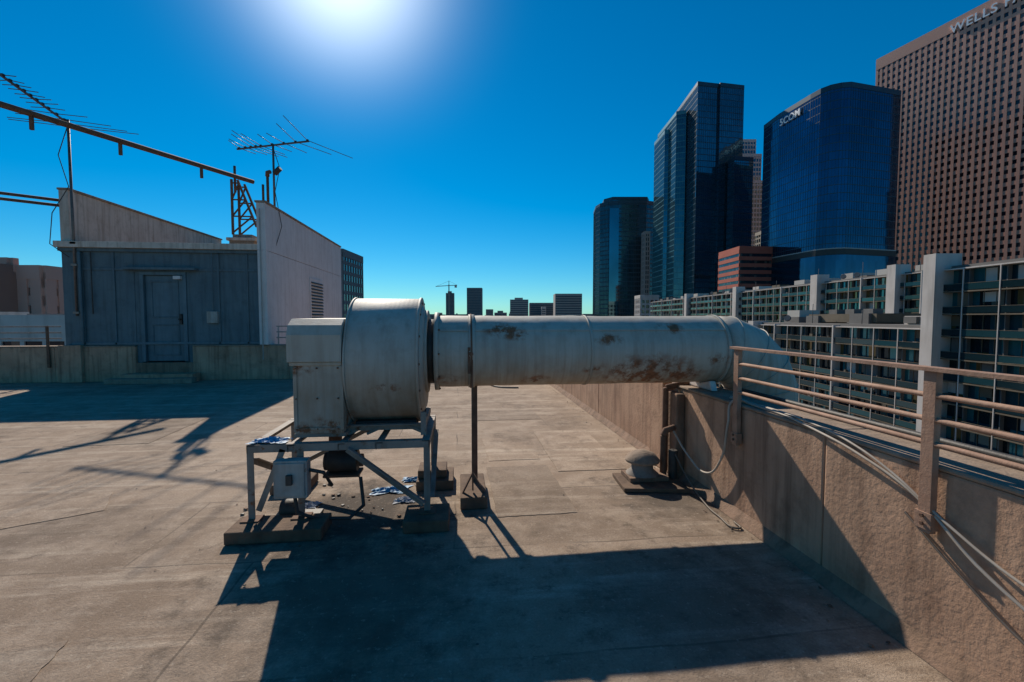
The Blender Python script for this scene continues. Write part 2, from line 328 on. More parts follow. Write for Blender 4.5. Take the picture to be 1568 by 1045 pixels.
for k in range(12): 
    z=1.5+k*.1; mb.hexa([(XR+.031,14.82,z),(XR+.06,14.82,z-.02),(XR+.06,15.98,z-.02),(XR+.031,15.98,z),(XR+.031,14.82,z+.04),(XR+.06,14.82,z+.01),(XR+.06,15.98,z+.01),(XR+.031,15.98,z+.04)],DARK)
mb.done('stair_penthouse',bevel=.008)

# ------------------------------------------------------------------ lattice mast & arm
def w(X,Y,Z): 
    c,s=math.cos(YAW),math.sin(YAW); return (c*X-s*Y,s*X+c*Y,Z+H)
mb=MB()
T=Vector(w(-7.45,12.9,0)); tx,ty=T.x,T.y
mb.box(tx-.32,tx+.32,ty-.3,ty+.3,3.14,3.62,COPE); mb.box(tx-.38,tx+.38,ty-.34,ty+.34,3.622,3.70,BEIGE); mb.box(tx-.25,tx+.25,ty-.25,ty+.25,3.702,3.80,RUSTP)
L_=.052
for dy in (-.2,.2):
    mb.beam((tx-.26,ty+dy,3.8),(tx-.26,ty+dy,5.3),L_,L_,RUST)
    mb.beam((tx+.36,ty+dy,4.02),(tx-.1,ty+dy,5.28),L_,L_,RUST)
    for z0,z1 in ((3.85,4.3),(4.3,4.75),(4.75,5.2)):
        f=lambda z: tx+.36-(z-4.02)*.365
        mb.beam((tx-.26,ty+dy,z0),(min(tx+.34,f(z1)),ty+dy,z1),.034,.034,RUST)
        mb.beam((tx-.26,ty+dy,z1),(min(tx+.34,f(z1)),ty+dy,z1),.034,.034,RUST)
mb.cyl((tx-.26,ty,5.0),(tx-.26,ty,5.72),.035,RUST,8)
A=Vector((tx+.22,ty,5.30)); Cc=Vector(w(-9.3,8.3,3.86)); Bv=A+(Cc-A)*1.6
mb.cyl(A,Bv,.058,RUST,12)
for f in (.28,.62,.9): 
    p=A+(Bv-A)*f*.62; mb.beam(p+Vector((0,0,-.3)),p+Vector((0,0,.02)),.06,.04,RUST)
mb.done('lattice_mast')
mb=MB()
for dz,dx in ((0,0),(-.12,.1)):
    mb.cyl((XL+.05,FY+.3,4.25+dz),(XL-3.2,FY-1.6+dx,4.32+dz),.035,RUST,8)
mb.box(XL-.1,XL-.003,FY+.2,FY+.4,4.05,4.35,RUST)
mb.done('bracket_pipe')

def antenna(name,base,top,s0,s1,els,extra):
    mb=MB(); base=Vector(base); top=Vector(top); mb.cyl(base,top,.028,ALU,8)
    s0=Vector(s0); s1=Vector(s1); d=(s1-s0).normalized(); a=Vector((-d.y,d.x,0)).normalized()
    mb.beam(s0,s1,.035,.035,ALU)
    for i,(f,l,sw) in enumerate(els):
        p=s0+(s1-s0)*f+Vector((0,0,.025))
        for sg in (-1,1):
            q=p+(a*sg*l*random.uniform(.93,1.0)+d*sw)+Vector((0,0,random.uniform(-.04,.03)))
            mb.cyl(p,q,.008,ALU,6)
        mb.box(p.x-.025,p.x+.025,p.y-.025,p.y+.025,p.z-.03,p.z+.02,DARK)
    extra(mb,top,d,a); return mb.done(name)
def ex1(mb,top,d,a):
    for z in (1.6,2.7,3.2): mb.box(-8.86,-8.74,FY-.14,FY-.02,z,z+.05,RUSTP)
    mb.sweep([top+Vector((0,0,-.1)),top+Vector((-.22,-.02,-.8)),top+Vector((-.05,0,-1.5)),top+Vector((-.42,.0,-2.1)),top+Vector((-.5,0,-2.8)),top+Vector((-.1,-.02,-3.1))],.010,DARK,6)
mt=Vector((-8.80,FY-.10,6.0))
antenna('tv_antenna',(-8.80,FY-.10,1.55),mt,mt+Vector((-.12,.35,-.06)),mt+Vector((.42,-2.0,-.02)),
  [(0,1.25,0),(.08,1.15,.02),(.18,.9,0),(.30,.55,0),(.42,.3,0),(.5,.28,0),(.58,.26,0),(.66,.25,0),(.74,.24,0),(.82,.23,0),(.9,.22,0),(.98,.2,0)],ex1)
def ex2(mb,top,d,a):
    mb.sweep([top+Vector((0,0,-.1)),top+Vector((.15,0,-.6)),top+Vector((.02,0,-1.2)),top+Vector((.2,-.1,-2.1)),top+Vector((.05,-.4,-3))],.009,DARK,6)
    mb.cyl(top+Vector((.03,-.02,-.75)),top+Vector((.18,-.06,-.62)),.07,DARK,10)
m2=Vector((XR-.12,FY+.75,5.92))
antenna('tv_antenna',(m2.x,m2.y,4.2),m2+Vector((0,0,.03)),m2+Vector((-1.05,.40,0)),m2+Vector((1.0,-.38,.0)),
  [(.03,.45,.12),(.12,.62,.12),(.2,.8,.15),(.27,.95,.2),(.34,.75,.1),(.5,.6,.1),(.66,.75,.12),(.82,1.05,.3),(.98,1.35,.42)],ex2)
mb=MB(); mb.cyl((XR-.1,FY+.02,4.3),(XR-.1,FY+.02,4.72),.03,RUST,8); mb.cyl((XR-.1,FY+.3,4.3),(XR-.1,FY+.3,5.05),.035,RUST,8); mb.sweep([(XR-.1,FY+.3,5.0),(XR-.08,FY+.25,5.08),(XR-.0,FY+.2,5.08)],.05,RUST,8)
mb.done('vent_pipe')

# ------------------------------------------------------------------ fan + duct
PY,PZ,PR=3.9,1.22,.30
root=bpy.data.objects.new('exhaust_fan_with_duct',None); sc.collection.objects.link(root)
mb=MB()
segs=[-.17,.10,1.08,2.30]; N=64
from mathutils import noise as MN
def skin(a,b,r,seed,nx=40,n=96):
    rows=[]
    for i in range(nx+1):
        x=a+(b-a)*i/nx; e=min(1,min(i,nx-i)/4)
        ring_=[]
        for k in range(n):
            th=2*math.pi*k/n; cy,cz=math.cos(th),math.sin(th)
            dd=MN.noise(Vector((x*2.2+seed,cy*1.3,cz*1.3)))*.006+MN.noise(Vector((x*7+seed,cy*3.5,cz*3.5)))*.0022
            rr=r+dd*e; ring_.append((x,PY+cy*rr,PZ+cz*rr))
        rows.append(mb.add(ring_))
    for i in range(nx):
        A_,B_=rows[i],rows[i+1]
        for k in range(n):
            k2=(k+1)%n; mb.face([A_+k,A_+k2,B_+k2,B_+k],DUCT,True)
for i,(a,b) in enumerate(zip(segs[:-1],segs[1:])): skin(a+.002,b-.002,PR-.001*i,i*5.3,12 if b-a<.5 else 44)
def ring(x,r,wd,m): mb.cyl((x-wd/2,PY,PZ),(x+wd/2,PY,PZ),r,m,N)
ring(-.185,PR+.028,.035,DUCT); ring(.10,PR+.011,.05,DUCT); ring(1.08,PR+.006,.02,DUCT); ring(.095,PR+.016,.014,RUST); ring(2.27,PR+.012,.025,DUCT)
ring(-.235,PR-.03,.10,DARK)
mb.beam((-.15,PY-PR*.80,PZ+PR*.615),(2.28,PY-PR*.80,PZ+PR*.615),.02,.006,DUCT,(0,-.8,.6))
for k in range(10):
    a=k/10*2*math.pi; y=PY+math.cos(a)*(PR+.02); z=PZ+math.sin(a)*(PR+.02); mb.cyl((-.17,y,z),(-.155,y,z),.008,RUST,6)
cx,er=2.31,.46; nn=4; pts=[(2.30,PY,PZ)]
for k in range(1,nn+1):
    a=(k-.5)/nn*math.pi/2; f=er/math.cos(math.pi/4/nn); pts.append((cx+f*math.sin(a),PY,PZ-er+f*math.cos(a)))
pts.append((cx+er,PY,PZ-er-.02)); pts.append((cx+er,PY,-2.5))
mb.sweep(pts,[PR]*7,DUCT,48,ref=(0,1,0))
for i in range(1,5):
    p=Vector(pts[i]); d=((Vector(pts[i+1])-p).normalized()+(p-Vector(pts[i-1])).normalized()).normalized()
    mb.sweep([p-d*.006,p+d*.006],[PR+.005,PR+.005],DUCT,48,ref=(0,1,0))
mb.done('duct',parent=root)
mb=MB()
DY,DZ,DR=3.87,1.16,.50
def dc(x0,x1,r,m,r1=None,n=96): mb.cyl((x0,DY,DZ),(x1,DY,DZ),r,m,n,r1)
dc(-.825,-.315,DR,DRUM); dc(-.835,-.822,DR+.010,DRUM); dc(-.320,-.303,DR+.010,DRUM)
dc(-.302,-.275,DR-.06,DRUM,DR-.10); mb.cyl((-.29,PY,PZ),(-.255,PY,PZ),PR+.045,DRUM,64)
for k in range(14):
    a=k/14*2*math.pi; mb.cyl((-.30,DY+math.cos(a)*.47,DZ+math.sin(a)*.47),(-.292,DY+math.cos(a)*.47,DZ+math.sin(a)*.47),.010,RUST,6)
mb.box(-1.18,-.84,3.40,4.3,.665,1.183,DRUM)
mb.extr([(3.365,1.187),(3.365,1.38),(3.40,1.45),(3.48,1.495),(4.30,1.50),(4.33,1.187)],-1.215,-.842,DUCT)
mb.box(-1.205,-.845,3.385,4.31,1.16,1.184,DUCT)
for x in (-1.18,-.86): mb.box(x-.004,x+.022,3.392,3.398,.68,1.155,DRUM)
mb.box(-1.16,-.86,3.390,3.396,.69,.71,DRUM)
for x in (-1.165,-1.02,-.875):
    for z in (.70,.92,1.14): mb.cyl((x,3.40,z),(x,3.386,z),.007,RUST,6)
mb.box(-1.19,-.83,3.41,4.3,.635,.664,RUSTP)
mb.done('fan_housing',parent=root,bevel=.006)
mb=MB()
zt=.62
X0,X1,Y0,Y1=-1.47,-.22,3.30,4.16
mb.angle((X0,Y0,zt),(X1,Y0,zt),.055,RUSTP,-1); mb.angle((X0,Y1,zt),(X1,Y1,zt),.055,RUSTP,1)
mb.angle((X0,Y0,zt-.003),(X0,Y1,zt-.003),.055,RUSTP,1); mb.angle((X1,Y0,zt-.003),(X1,Y1,zt-.003),.055,RUSTP,-1)
for x in (-1.2,-.86,-.6): mb.angle((x,Y0,zt-.008),(x,Y1,zt-.008),.05,RUSTP)
for (x,y) in ((X0+.02,Y0+.01),(X1-.02,Y0+.01),(X0+.02,Y1-.01),(X1-.02,Y1-.01),(-1.12,Y0+.02)):
    mb.beam((x,y,.09),(x,y,zt-.008),.045,.006,RUSTP,(0,1,0)); mb.beam((x-.02,y+.025,.09),(x-.02,y+.025,zt-.008),.006,.045,RUSTP,(0,1,0))
    mb.box(x-.06,x+.06,y-.05,y+.06,.089,.097,RUST)
mb.angle((-.78,Y0+.0,zt-.03),(X1-.03,Y0+.0,.17),.045,RUSTP); mb.angle((X0+.05,Y0,.16),(-1.25,Y0,zt-.03),.04,RUSTP)
mb.angle((X1-.01,Y0+.1,.16),(X1-.01,Y1-.05,.5),.04,RUSTP); mb.angle((X0,Y0+.1,.5),(X0,Y1-.05,.16),.04,RUSTP)
mb.angle((X0,Y1,.2),(-.7,Y1,zt-.03),.04,RUSTP)
for y in (3.52,4.12):
    mb.angle((-.86,y,.70),(-.26,y,.70),.05,RUSTP); 
    for a,b2 in (((-.84),(-.7)),((-.7),(-.55)),((-.28),(-.42))): mb.beam((a,y,.625),(b2,y,.69),.03,.02,RUSTP)
for x in (-.84,-.28): mb.beam((x,3.5,.66),(x,4.14,.66),.03,.07,RUSTP)
mb.beam((-.27,3.42,.63),(-.27,3.42,.80),.04,.03,RUSTP)
mb.box(-.80,-.34,3.60,4.10,.64,.70,DARK)
mb.angle((.10,PY-.02,.10),(.10,PY-.02,PZ-PR-.0),.05,RUST); mb.beam((.075,PY-.30,PZ-.16),(.075,PY-.30,PZ+.05),.02,.02,RUST)
mb.beam((.10,PY-.29,.12),(.10,PY-.29,PZ-.05),.035,.012,RUST,(1,0,0))
mb.beam((.02,PY-.29,.10),(.10,PY-.29,.26),.03,.012,RUST); mb.beam((.19,PY-.29,.10),(.10,PY-.29,.26),.03,.012,RUST)
mb.cyl((.09,PY-.31,PZ+.0),(.09,PY-.34,PZ+.0),.018,RUST,8)
mb.done('support_frame',parent=root)
mb=MB()
for b in ((-1.55,-.93,3.12,3.38,.004,.088),(-.40,-.08,3.15,3.45,.004,.088),(-.38,-.06,3.93,4.3,.004,.088),(-1.6,-1.3,3.98,4.32,.004,.088),(0.0,.21,3.50,4.06,.004,.10),(-.37,-.12,4.0,4.25,.09,.16)):
    mb.box(*b,WOOD)
mb.done('timber_blocks',parent=root,bevel=.008)
mb=MB()
mb.box(-1.26,-1.04,3.20,3.285,.27,.53,GREYB); mb.box(-1.245,-1.055,3.19,3.199,.285,.515,GREYB); mb.box(-1.17,-1.13,3.165,3.189,.37,.44,DARK)
mb.sweep([(-1.14,3.25,.27),(-1.13,3.26,.15),(-1.02,3.3,.08),(-.8,3.35,.05),(-.72,3.45,.1),(-.75,3.5,.3)],.014,DARK,8)
mb.sweep([(-1.04,3.25,.45),(-.95,3.27,.42),(-.92,3.35,.3),(-.98,3.5,.25)],.013,DARK,8)
mb.cyl((-1.02,3.66,.38),(-.80,3.66,.38),.085,DARK,24); mb.cyl((-.79,3.66,.38),(-.76,3.66,.38),.05,RUST,20); mb.cyl((-1.05,3.66,.38),(-1.02,3.66,.38),.07,DARK,20)
mb.box(-1.05,-.78,3.58,3.76,.27,.29,RUST); mb.beam((-.98,3.70,.29),(-.98,3.70,.6),.1,.02,RUST)
mb.cyl((-1.30,3.45,.10),(-1.16,3.45,.10),.07,DARK,20); mb.box(-1.36,-1.05,3.42,3.6,.004,.03,DARK)
mb.done('fan_motor',parent=root,bevel=.004)

def crumple(name,cx,cy,z,wx,wy,hh,mat,seed,parent=None,n=18):
    mb=MB(); from mathutils import noise
    vs=[]
    for j in range(n+1):
        for i in range(n+1):
            u,v=i/n-.5,j/n-.5; r=math.hypot(u,v)*2
            q=noise.noise(Vector((u*5+seed,v*5,0))); k=1+.35*noise.noise(Vector((seed,math.atan2(v,u)*1.5,3)))
            e=abs(noise.noise(Vector((u*9,v*9,seed)))) 
            vs.append((cx+u*wx*k+q*.04,cy+v*wy*k+q*.03,z+.006+hh*(.15+e*1.6)*max(0,1-r*.75)))
    b=mb.add(vs)
    for j in range(n):
        for i in range(n): a=b+j*(n+1)+i; mb.face([a,a+1,a+n+2,a+n+1],mat)
    return mb.done(name,parent=parent,fixn=False)
crumple('tarp',-1.34,3.38,.622,.24,.14,.035,BLUET,3,root)
random.seed(11)
dm=MB()
def shard(mb,x,y,s,mat,z=0.006):
    n=random.randint(4,7); a0=random.random()*6; h=s*random.uniform(.1,.4)
    pts=[(x+math.cos(a0+i*6.283/n)*s*random.uniform(.5,1),y+math.sin(a0+i*6.283/n)*s*random.uniform(.4,.9)) for i in range(n)]
    b=mb.add([(p[0],p[1],z) for p in pts]+[(x+(p[0]-x)*.7,y+(p[1]-y)*.7,z+h*random.uniform(.6,1.2)) for p in pts])
    for i in range(n):
        j=(i+1)%n; mb.face([b+i,b+j,b+n+j,b+n+i],mat)
    mb.face([b+n+i for i in range(n)],mat)
for _ in range(60):
    x=random.gauss(-.85,.35); y=random.gauss(3.7,.3)
    shard(dm,x,y,random.uniform(.008,.026),random.choice([DARK,DARK,WOOD,STUC2,RUST]))
for _ in range(160):
    x=random.uniform(-6,1.8); y=random.uniform(1.2,9); shard(dm,x,y,random.uniform(.004,.012),random.choice([DARK,WOOD,COPE]))
for _ in range(90):
    y=random.uniform(1.2,8); shard(dm,1.98-abs(random.gauss(0,.07)),y,random.uniform(.005,.016),random.choice([DARK,WOOD,STUC2]))
dm.done('roof_debris',fixn=True)
for i,(x,y,a,b_,m) in enumerate(((-.60,3.98,.30,.16,BLUET),(-.45,3.75,.16,.12,WHT),(-.42,4.22,.2,.12,BLUET),(-1.2,3.72,.16,.12,WHT))):
    crumple('plastic_rag',x,y,0,a,b_,.03,m,20+i)

# ------------------------------------------------------------------ roof vent
mb=MB(); vx,vy=1.66,3.95
mb.hexa([(1.40,3.70,.006),(1.95,3.62,.006),(1.98,4.05,.006),(1.43,4.1,.006),(1.40,3.70,.04),(1.95,3.62,.04),(1.98,4.05,.04),(1.43,4.1,.04)],WOOD)
mb.box(1.50,1.86,3.82,4.06,.041,.08,STUC2)
mb.sweep([(vx,vy,.08),(vx,vy,.12),(vx,vy,.2)],[.15,.10,.09],RUSTP,28)
mb.sweep([(vx,vy,.19),(vx,vy,.21),(vx,vy,.265),(vx,vy,.29),(vx,vy,.30)],[.15,.155,.11,.05,.01],COPE,28)
mb.cyl((1.86,3.95,.04),(1.86,3.95,.42),.03,RUST,12); mb.cyl((1.93,3.90,.04),(1.93,3.90,.3),.04,DARK,12); mb.sweep([(1.86,3.95,.42),(1.88,3.95,.47),(1.97,3.96,.49)],.03,RUST,12)
mb.done('roof_vent',bevel=.004)

# ------------------------------------------------------------------ guard railing
mb=MB()
ph=[3.13,1.74,.35,-1.1]
for y in ph:
    mb.box(WX-.050,WX-.018,y-.027,y+.027,.56,1.27,RAILM); mb.box(WX-.055,WX-.013,y-.036,y+.036,.575,.65,RAILM)
    mb.box(WX-.018,WX-.016+.0,y-.02,y+.02,.6,.84,RAILM)
    for z in (.60,.635): mb.cyl((WX-.057,y,z),(WX-.065,y,z),.009,RUST,6)
mb.box(WX-.065,WX-.01,-1.2,3.19,1.271,1.289,RAILM)
for z in (1.165,1.06,.955): mb.cyl((WX-.036,-1.2,z),(WX-.036,3.16,z),.012,RAILM,10)
mb.cyl((WX+.26,-2,.90),(WX+.26,3.6,.90),.018,DARK,8)
for y in (3.4,2,.6): mb.cyl((WX+.26,y,.86),(WX+.26,y,.9),.012,DARK,6)
mb.done('guard_railing',bevel=.002)

def cable(name,pts,r,mat):
    cu=bpy.data.curves.new(name,'CURVE'); cu.dimensions='3D'; cu.bevel_depth=r; cu.bevel_resolution=3; cu.resolution_u=10
    s=cu.splines.new('BEZIER'); s.bezier_points.add(len(pts)-1)
    for bp,p in zip(s.bezier_points,pts): bp.co=p; bp.handle_left_type=bp.handle_right_type='AUTO'
    cu.materials.append(mat); o=bpy.data.objects.new(name,cu); sc.collection.objects.link(o)
W=WX
cable('cable',[(W+.05,3.35,.872),(W+.03,3.0,.872),(W+.01,2.7,.873),(W-.02,2.4,.85),(W-.03,2.1,.80),(W-.03,1.8,.70),(W-.04,1.5,.50),(W-.03,1.2,.38),(W-.03,.8,.33)],.007,CABLE)
cable('cable',[(W+.09,3.4,.872),(W+.06,2.9,.872),(W+.02,2.5,.873),(W-.02,2.15,.84),(W-.03,1.9,.76),(W-.035,1.65,.63),(W-.035,1.4,.53),(W-.03,1.1,.48),(W-.03,.6,.45)],.006,CABLE)
cable('cable',[(W-.02,1.85,.60),(W-.03,1.6,.44),(W-.03,1.35,.30),(W-.03,1.0,.22)],.006,CABLED)
cable('cable',[(1.95,3.95,.47),(1.99,3.75,.30),(2.02,3.5,.22),(2.03,3.3,.40),(2.03,3.22,.70),(2.06,3.2,.88),(2.12,3.1,.873),(2.13,2.6,.872)],.009,CABLE)
cable('cable',[(1.93,3.9,.3),(1.96,3.7,.12),(1.95,3.4,.02),(1.93,3.15,.012),(1.96,2.95,.012),(1.99,3.05,.012)],.007,CABLED)
cable('cable',[(1.02,10.6,.01),(.7,10.2,.012),(.9,9.7,.012),(1.25,9.6,.012)],.02,CABLED)

# ------------------------------------------------------------------ city (authored in a frame turned 6.6 deg)
GZ=-33.5
def tower(name,pts,ztop,fh,bay,glass,frame,bh=.9,bo=.12,mw=.12,mo=.18,cap=None,z0=GZ,mb=None,par=1.2):
    own=mb is None; mb=mb or MB()
    mb.prism(pts,z0,ztop,glass,cap or LGREY)
    n=len(pts); nf=int((ztop-z0)/fh)
    for i in range(n):
        p,q=pts[i],pts[(i+1)%n]; L=math.dist(p,q)
        if L<.3: continue
        u=((q[0]-p[0])/L,(q[1]-p[1])/L); nn=(u[1],-u[0])
        if bh:
            for k in range(nf+1):
                z=z0+k*fh; 
                if z+bh<ztop: mb.obox(p,u,L,nn,-.05,bo,z,z+bh,frame)
        if mw:
            nb=max(1,round(L/bay))
            for k in range(nb+1):
                x=min(max(L*k/nb-mw/2,0),L-mw); mb.obox((p[0]+u[0]*x,p[1]+u[1]*x),u,mw,nn,-.05,mo,z0,ztop-.02,frame)
        if par: mb.obox(p,u,L,nn,-.5,mo+.08,ztop-par,ztop+par,frame)
    if own: return mb.done(name,YAW,True)
    return mb
def sign(txt,p,u,size,parent,out):
    cu=bpy.data.curves.new('sign_letters','FONT'); cu.body=txt; cu.size=size; cu.extrude=.25; cu.space_character=1.1; cu.offset=.06
    cu.materials.append(LETTER); o=bpy.data.objects.new('sign_letters',cu); sc.collection.objects.link(o)
    un=Vector((u[0],u[1],0)).normalized(); n=Vector((un.y,-un.x,0)); R=Matrix((un,Vector((0,0,1)),n)).transposed().to_4x4()
    M=Matrix.Rotation(YAW,4,'Z')@Matrix.Translation(Vector(p)+n*out)@R
    o.parent=parent; bpy.context.view_layer.update(); o.matrix_parent_inverse=parent.matrix_world.inverted(); o.matrix_world=M

mb=MB(); PA=[(76,418),(78,408),(84,401),(92,398),(116,398),(123,401),(126,408),(126,440),(78,440)]
tower('',PA,101.5,3.9,1.5,G_A,DGREY,1.0,.1,.15,.2,mb=mb); tower('',[(82,411),(88,403),(118,403),(122,412),(121,436),(84,436)],106,3.9,1.5,G_A,DGREY,.8,mb=mb,z0=101)
mb.box(84,92,396.5,398.5,GZ,96,G_B)
mb.done('glass_office_tower',YAW,True)
mb=MB()
tower('',[(119,299),(134,302),(134,300.5),(151,304),(151,355),(121,355)],151.5,3.9,1.5,G_B,DGREY,.5,.05,.1,.12,mb=mb)
tower('',[(113,320),(118.9,318),(118.9,356),(113,360)],142,3.9,1.5,G_A,TEALF,.6,.05,.1,.12,mb=mb)
tower('',[(110.5,336),(112.9,335),(112.9,359),(110.5,360)],136,3.9,1.5,G_B,TEALF,.6,.05,.1,.12,mb=mb)
tower('',[(140,292),(153,294),(153,303.5),(140,300.5)],102,3.9,1.5,G_B,DGREY,.5,.05,.1,.12,mb=mb)
mb.done('glass_office_tower',YAW,True)
mb=MB()
for a,b,z in (((193,210),(400,430),154),((193,214),(398,430),141),((193,217),(396,430),118)):
    tower('',[(a[0],b[0]),(a[1],b[0]),(a[1],b[1]),(a[0],b[1])],z,3.9,2.4,G_A,LGREY,1.3,.15,.6,.3,mb=mb)
mb.done('stepped_stone_tower',YAW,True)
mb=MB(); PC=[(143,249),(146,228),(147.2,222.5),(149.5,219),(153,217),(157,216.3),(187,224.5),(187,262),(143,264)]
tower('',PC,109.5,3.9,1.5,G_C,DGREY,.35,.04,.07,.08,mb=mb)
def scale(P,k):
    cx=sum(p[0] for p in P)/len(P); cy=sum(p[1] for p in P)/len(P); return [(cx+(p[0]-cx)*k,cy+(p[1]-cy)*k) for p in P]
mb.prism(scale(PC,1.02),31.5,34.2,DARK); mb.prism(scale(PC,1.025),34.21,34.7,LGREY); mb.prism(scale(PC,1.03),GZ,31.4,G_C)
tc=mb.done('curved_glass_tower',YAW,True)
sign('5COM',(143.25,247.5,103.3),(3,-21),4.8,tc,.9)
PW=[(218,280),(240,202),(310,222),(288,300)]
tw=tower('brown_office_tower',PW,152.5,3.9,2.9,G_W,BROWNSTONE,1.9,.22,1.25,.3,par=3.2)
sign('WELLS FARGO',(218+22*.46,280-78*.46,148.6),(22,-78),6.0,tw,.7)
tower('glass_office_tower',[(243,200),(262,196),(310,214),(300,220)],75,3.9,1.8,G_C,DGREY,.5,.05,.1,.1)
tower('red_office_building',[(124,250),(143,252),(143,275),(124,275)],39.5,3.7,40,G_W,REDST,2.0,.3,.4,.1)
tower('grey_office_building',[(180,320),(192,320),(192,340),(180,340)],63,3.7,2.5,G_A,LGREY,1.2,.2,.5,.3)
tower('white_deco_tower',[(93,330),(106,330),(106,345),(93,345)],17,3.7,3,G_W,APW,1.4,.2,.9,.4)
mb=MB(); tower('',[(110,380),(114,380),(114,390),(110,390)],72,3.9,2,G_A,FARPALE,1.2,.2,.7,.3,mb=mb); mb.done('slender_white_tower',YAW,True)

def apart(name,X,ya,yb,ztop,depth,piers=(),fh=2.6,bay=3.8,zb=GZ,wide_n=4):
    mb=MB(); pts=[(X,ya),(X+depth,ya),(X+depth,yb),(X,yb)]
    mb.prism(pts,zb,ztop,G_AP,APD)
    nf=int((ztop-zb)/fh); nb=max(1,int((yb-ya)/bay)); random.seed(int(X+ya))
    for k in range(nf+1):
        z=ztop-k*fh
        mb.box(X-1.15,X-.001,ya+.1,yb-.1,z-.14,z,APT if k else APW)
        if k:
            for j in range(nb):
                y0=ya+(yb-ya)*j/nb+.06; y1=ya+(yb-ya)*(j+1)/nb-.06; y=(y0+y1)/2
                mb.box(X-1.13,X-1.10,y0,y1,z+.08,z+.78,G_RAIL)
                b0=len(mb.uv)-6
                for q in range(b0,len(mb.uv)): mb.uv[q]=[(j*1.27+.5,k*2.6+.5)]*4
                mb.box(X-1.15,X-1.08,y0,y1,z+.80,z+.84,APT)
                if random.random()<.4: mb.box(X-.7,X-.3,y-.3,y+random.uniform(0,.6),z+.002,z+random.uniform(.5,1.2),random.choice([APD,APT,DARK,APT]))
                if random.random()<.28: mb.box(X-.03,X-.012,y-random.uniform(.4,1.6),y+random.uniform(.2,1.4),z+random.uniform(.1,1.4),z+fh-.25,random.choice([APT,APW,APT,APD]))
        mb.box(X-.02,X+depth+.02,ya-.12,ya-.002,z-.5,z,APW)
    for j in range(nb+1):
        y=ya+(yb-ya)*j/nb; wide=(j%wide_n==0)
        if wide: mb.box(X-1.30,X-.002,y-.13,y+.13,zb,ztop+.2,APW)
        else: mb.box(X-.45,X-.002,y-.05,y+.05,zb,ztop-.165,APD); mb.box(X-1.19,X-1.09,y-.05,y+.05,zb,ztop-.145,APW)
        if j<nb:
            for q in (.33,.66): mb.box(X-.08,X-.001,y+(yb-ya)/nb*q-.03,y+(yb-ya)/nb*q+.03,zb,ztop-.3,APT)
    for q in range(int(depth/3)+1):
        x=X+q*3.0; mb.box(x,x+(.5 if q%2 else 1.3),ya-.16,ya-.125,zb,ztop,APW)
    for (y,wd,ex) in piers: mb.box(X-2.2,X+.9,y-wd/2,y+wd/2,zb,ztop+ex,APW)
    mb.box(X-.3,X+depth,ya+.3,yb-.3,ztop+.001,ztop+.4,APD)
    y=ya+4
    while y<yb-6:
        l=random.uniform(2,5); h=random.uniform(.6,1.8); mb.box(X+3,X+3+random.uniform(3,6),y,y+l,ztop+.4,ztop+.4+h,random.choice([APD,APT,LGREY,APD,APW]))
        if random.random()<.5: mb.cyl((X+2,y,ztop+.4),(X+2,y,ztop+random.uniform(2,4.5)),.06,APD,6)
        if random.random()<.4: mb.cyl((X+1.5,y+1,ztop+1.2),(X+1.2,y+.8,ztop+1.35),.6,APD,12)
        y+=l+random.uniform(2,9)
    return mb.done(name,YAW,True)
apart('apartment_block',80,88,260,H+8.9,16,piers=((94,2.2,2.0),(118,2.6,2.2),(160,2.5,2),(205,2.5,2)))
apart('apartment_block',52.5,56.5,97,H-1.3,18,piers=((96,2,.7),))
apart('apartment_block',52,28,55.5,H+5.7,15,piers=((54.7,1.6,1.9),))
mb=MB(); mb.box(56,63,70,86,H-.7,H+.7,APT); mb.box(58,62,92,96,H-.7,H+1.6,LGREY); mb.box(55,57,62,64,H-.7,H+.2,APD); mb.box(70.6,79,58,110,GZ,H-.2,APT)
for y in (72,76,80): mb.box(57,58.6,y,y+2,H+.71,H+1.5,APD)
mb.done('rooftop_plant_room',YAW,True)
mb=MB(); mb.box(33,50.5,18,46,GZ,-12.5,APT); mb.box(33,33.3,18,46,-12.49,-11.5,APW); mb.box(44,50.4,18.2,45.8,-12.49,-12.42,PAVE); mb.done('garden_podium',YAW,True)
def leaves(name,blobs,n,size,trunks=()):
    mb=MB(); random.seed(5)
    for _ in range(n):
        c,r,hh=random.choice(blobs); d=Vector((random.gauss(0,1),random.gauss(0,1),random.gauss(0,1))).normalized()*(random.random()**.4)
        p=Vector(c)+Vector((d.x*r,d.y*r,d.z*hh)); s=size*random.uniform(.5,1.3)
        a=Vector((random.gauss(0,1),random.gauss(0,1),random.gauss(0,1))).normalized(); b_=a.cross(Vector((random.random(),random.random(),random.random()))).normalized()
        b=mb.add([p-a*s,p+b_*s*.5,p+a*s,p-b_*s*.5]); mb.face([b,b+1,b+2,b+3],LEAF)
    for (x,y,z0,z1) in trunks:
        mb.cyl((x,y,z0),(x+.1,y,z1),.16,WOOD,8,.07)
        for k in range(4):
            a=k*1.6; mb.cyl((x+.08,y,z0+(z1-z0)*.7),(x+math.cos(a)*.7,y+math.sin(a)*.7,z1+.4),.05,WOOD,6,.02)
    return mb.done(name,YAW,True,fixn=False)
bl=[];tr=[]
random.seed(3)
for y in range(20,46,4):
    x=40+random.uniform(-1,2); h=random.uniform(.9,1.5); tr.append((x,y,-12.5,-12.5+h+.3))
    for k in range(5): bl.append(((x+random.uniform(-1,1),y+random.uniform(-1,1),-12.2+h+random.uniform(0,.8)),random.uniform(.5,.9),random.uniform(.3,.6)))
for y in range(19,46,1): bl.append(((34.5,y,-12.0),.7,.5)); bl.append(((47+random.uniform(-2,2),y,-12.1),1.1,.5))
leaves('garden_shrubs',bl,24000,.15,tr)

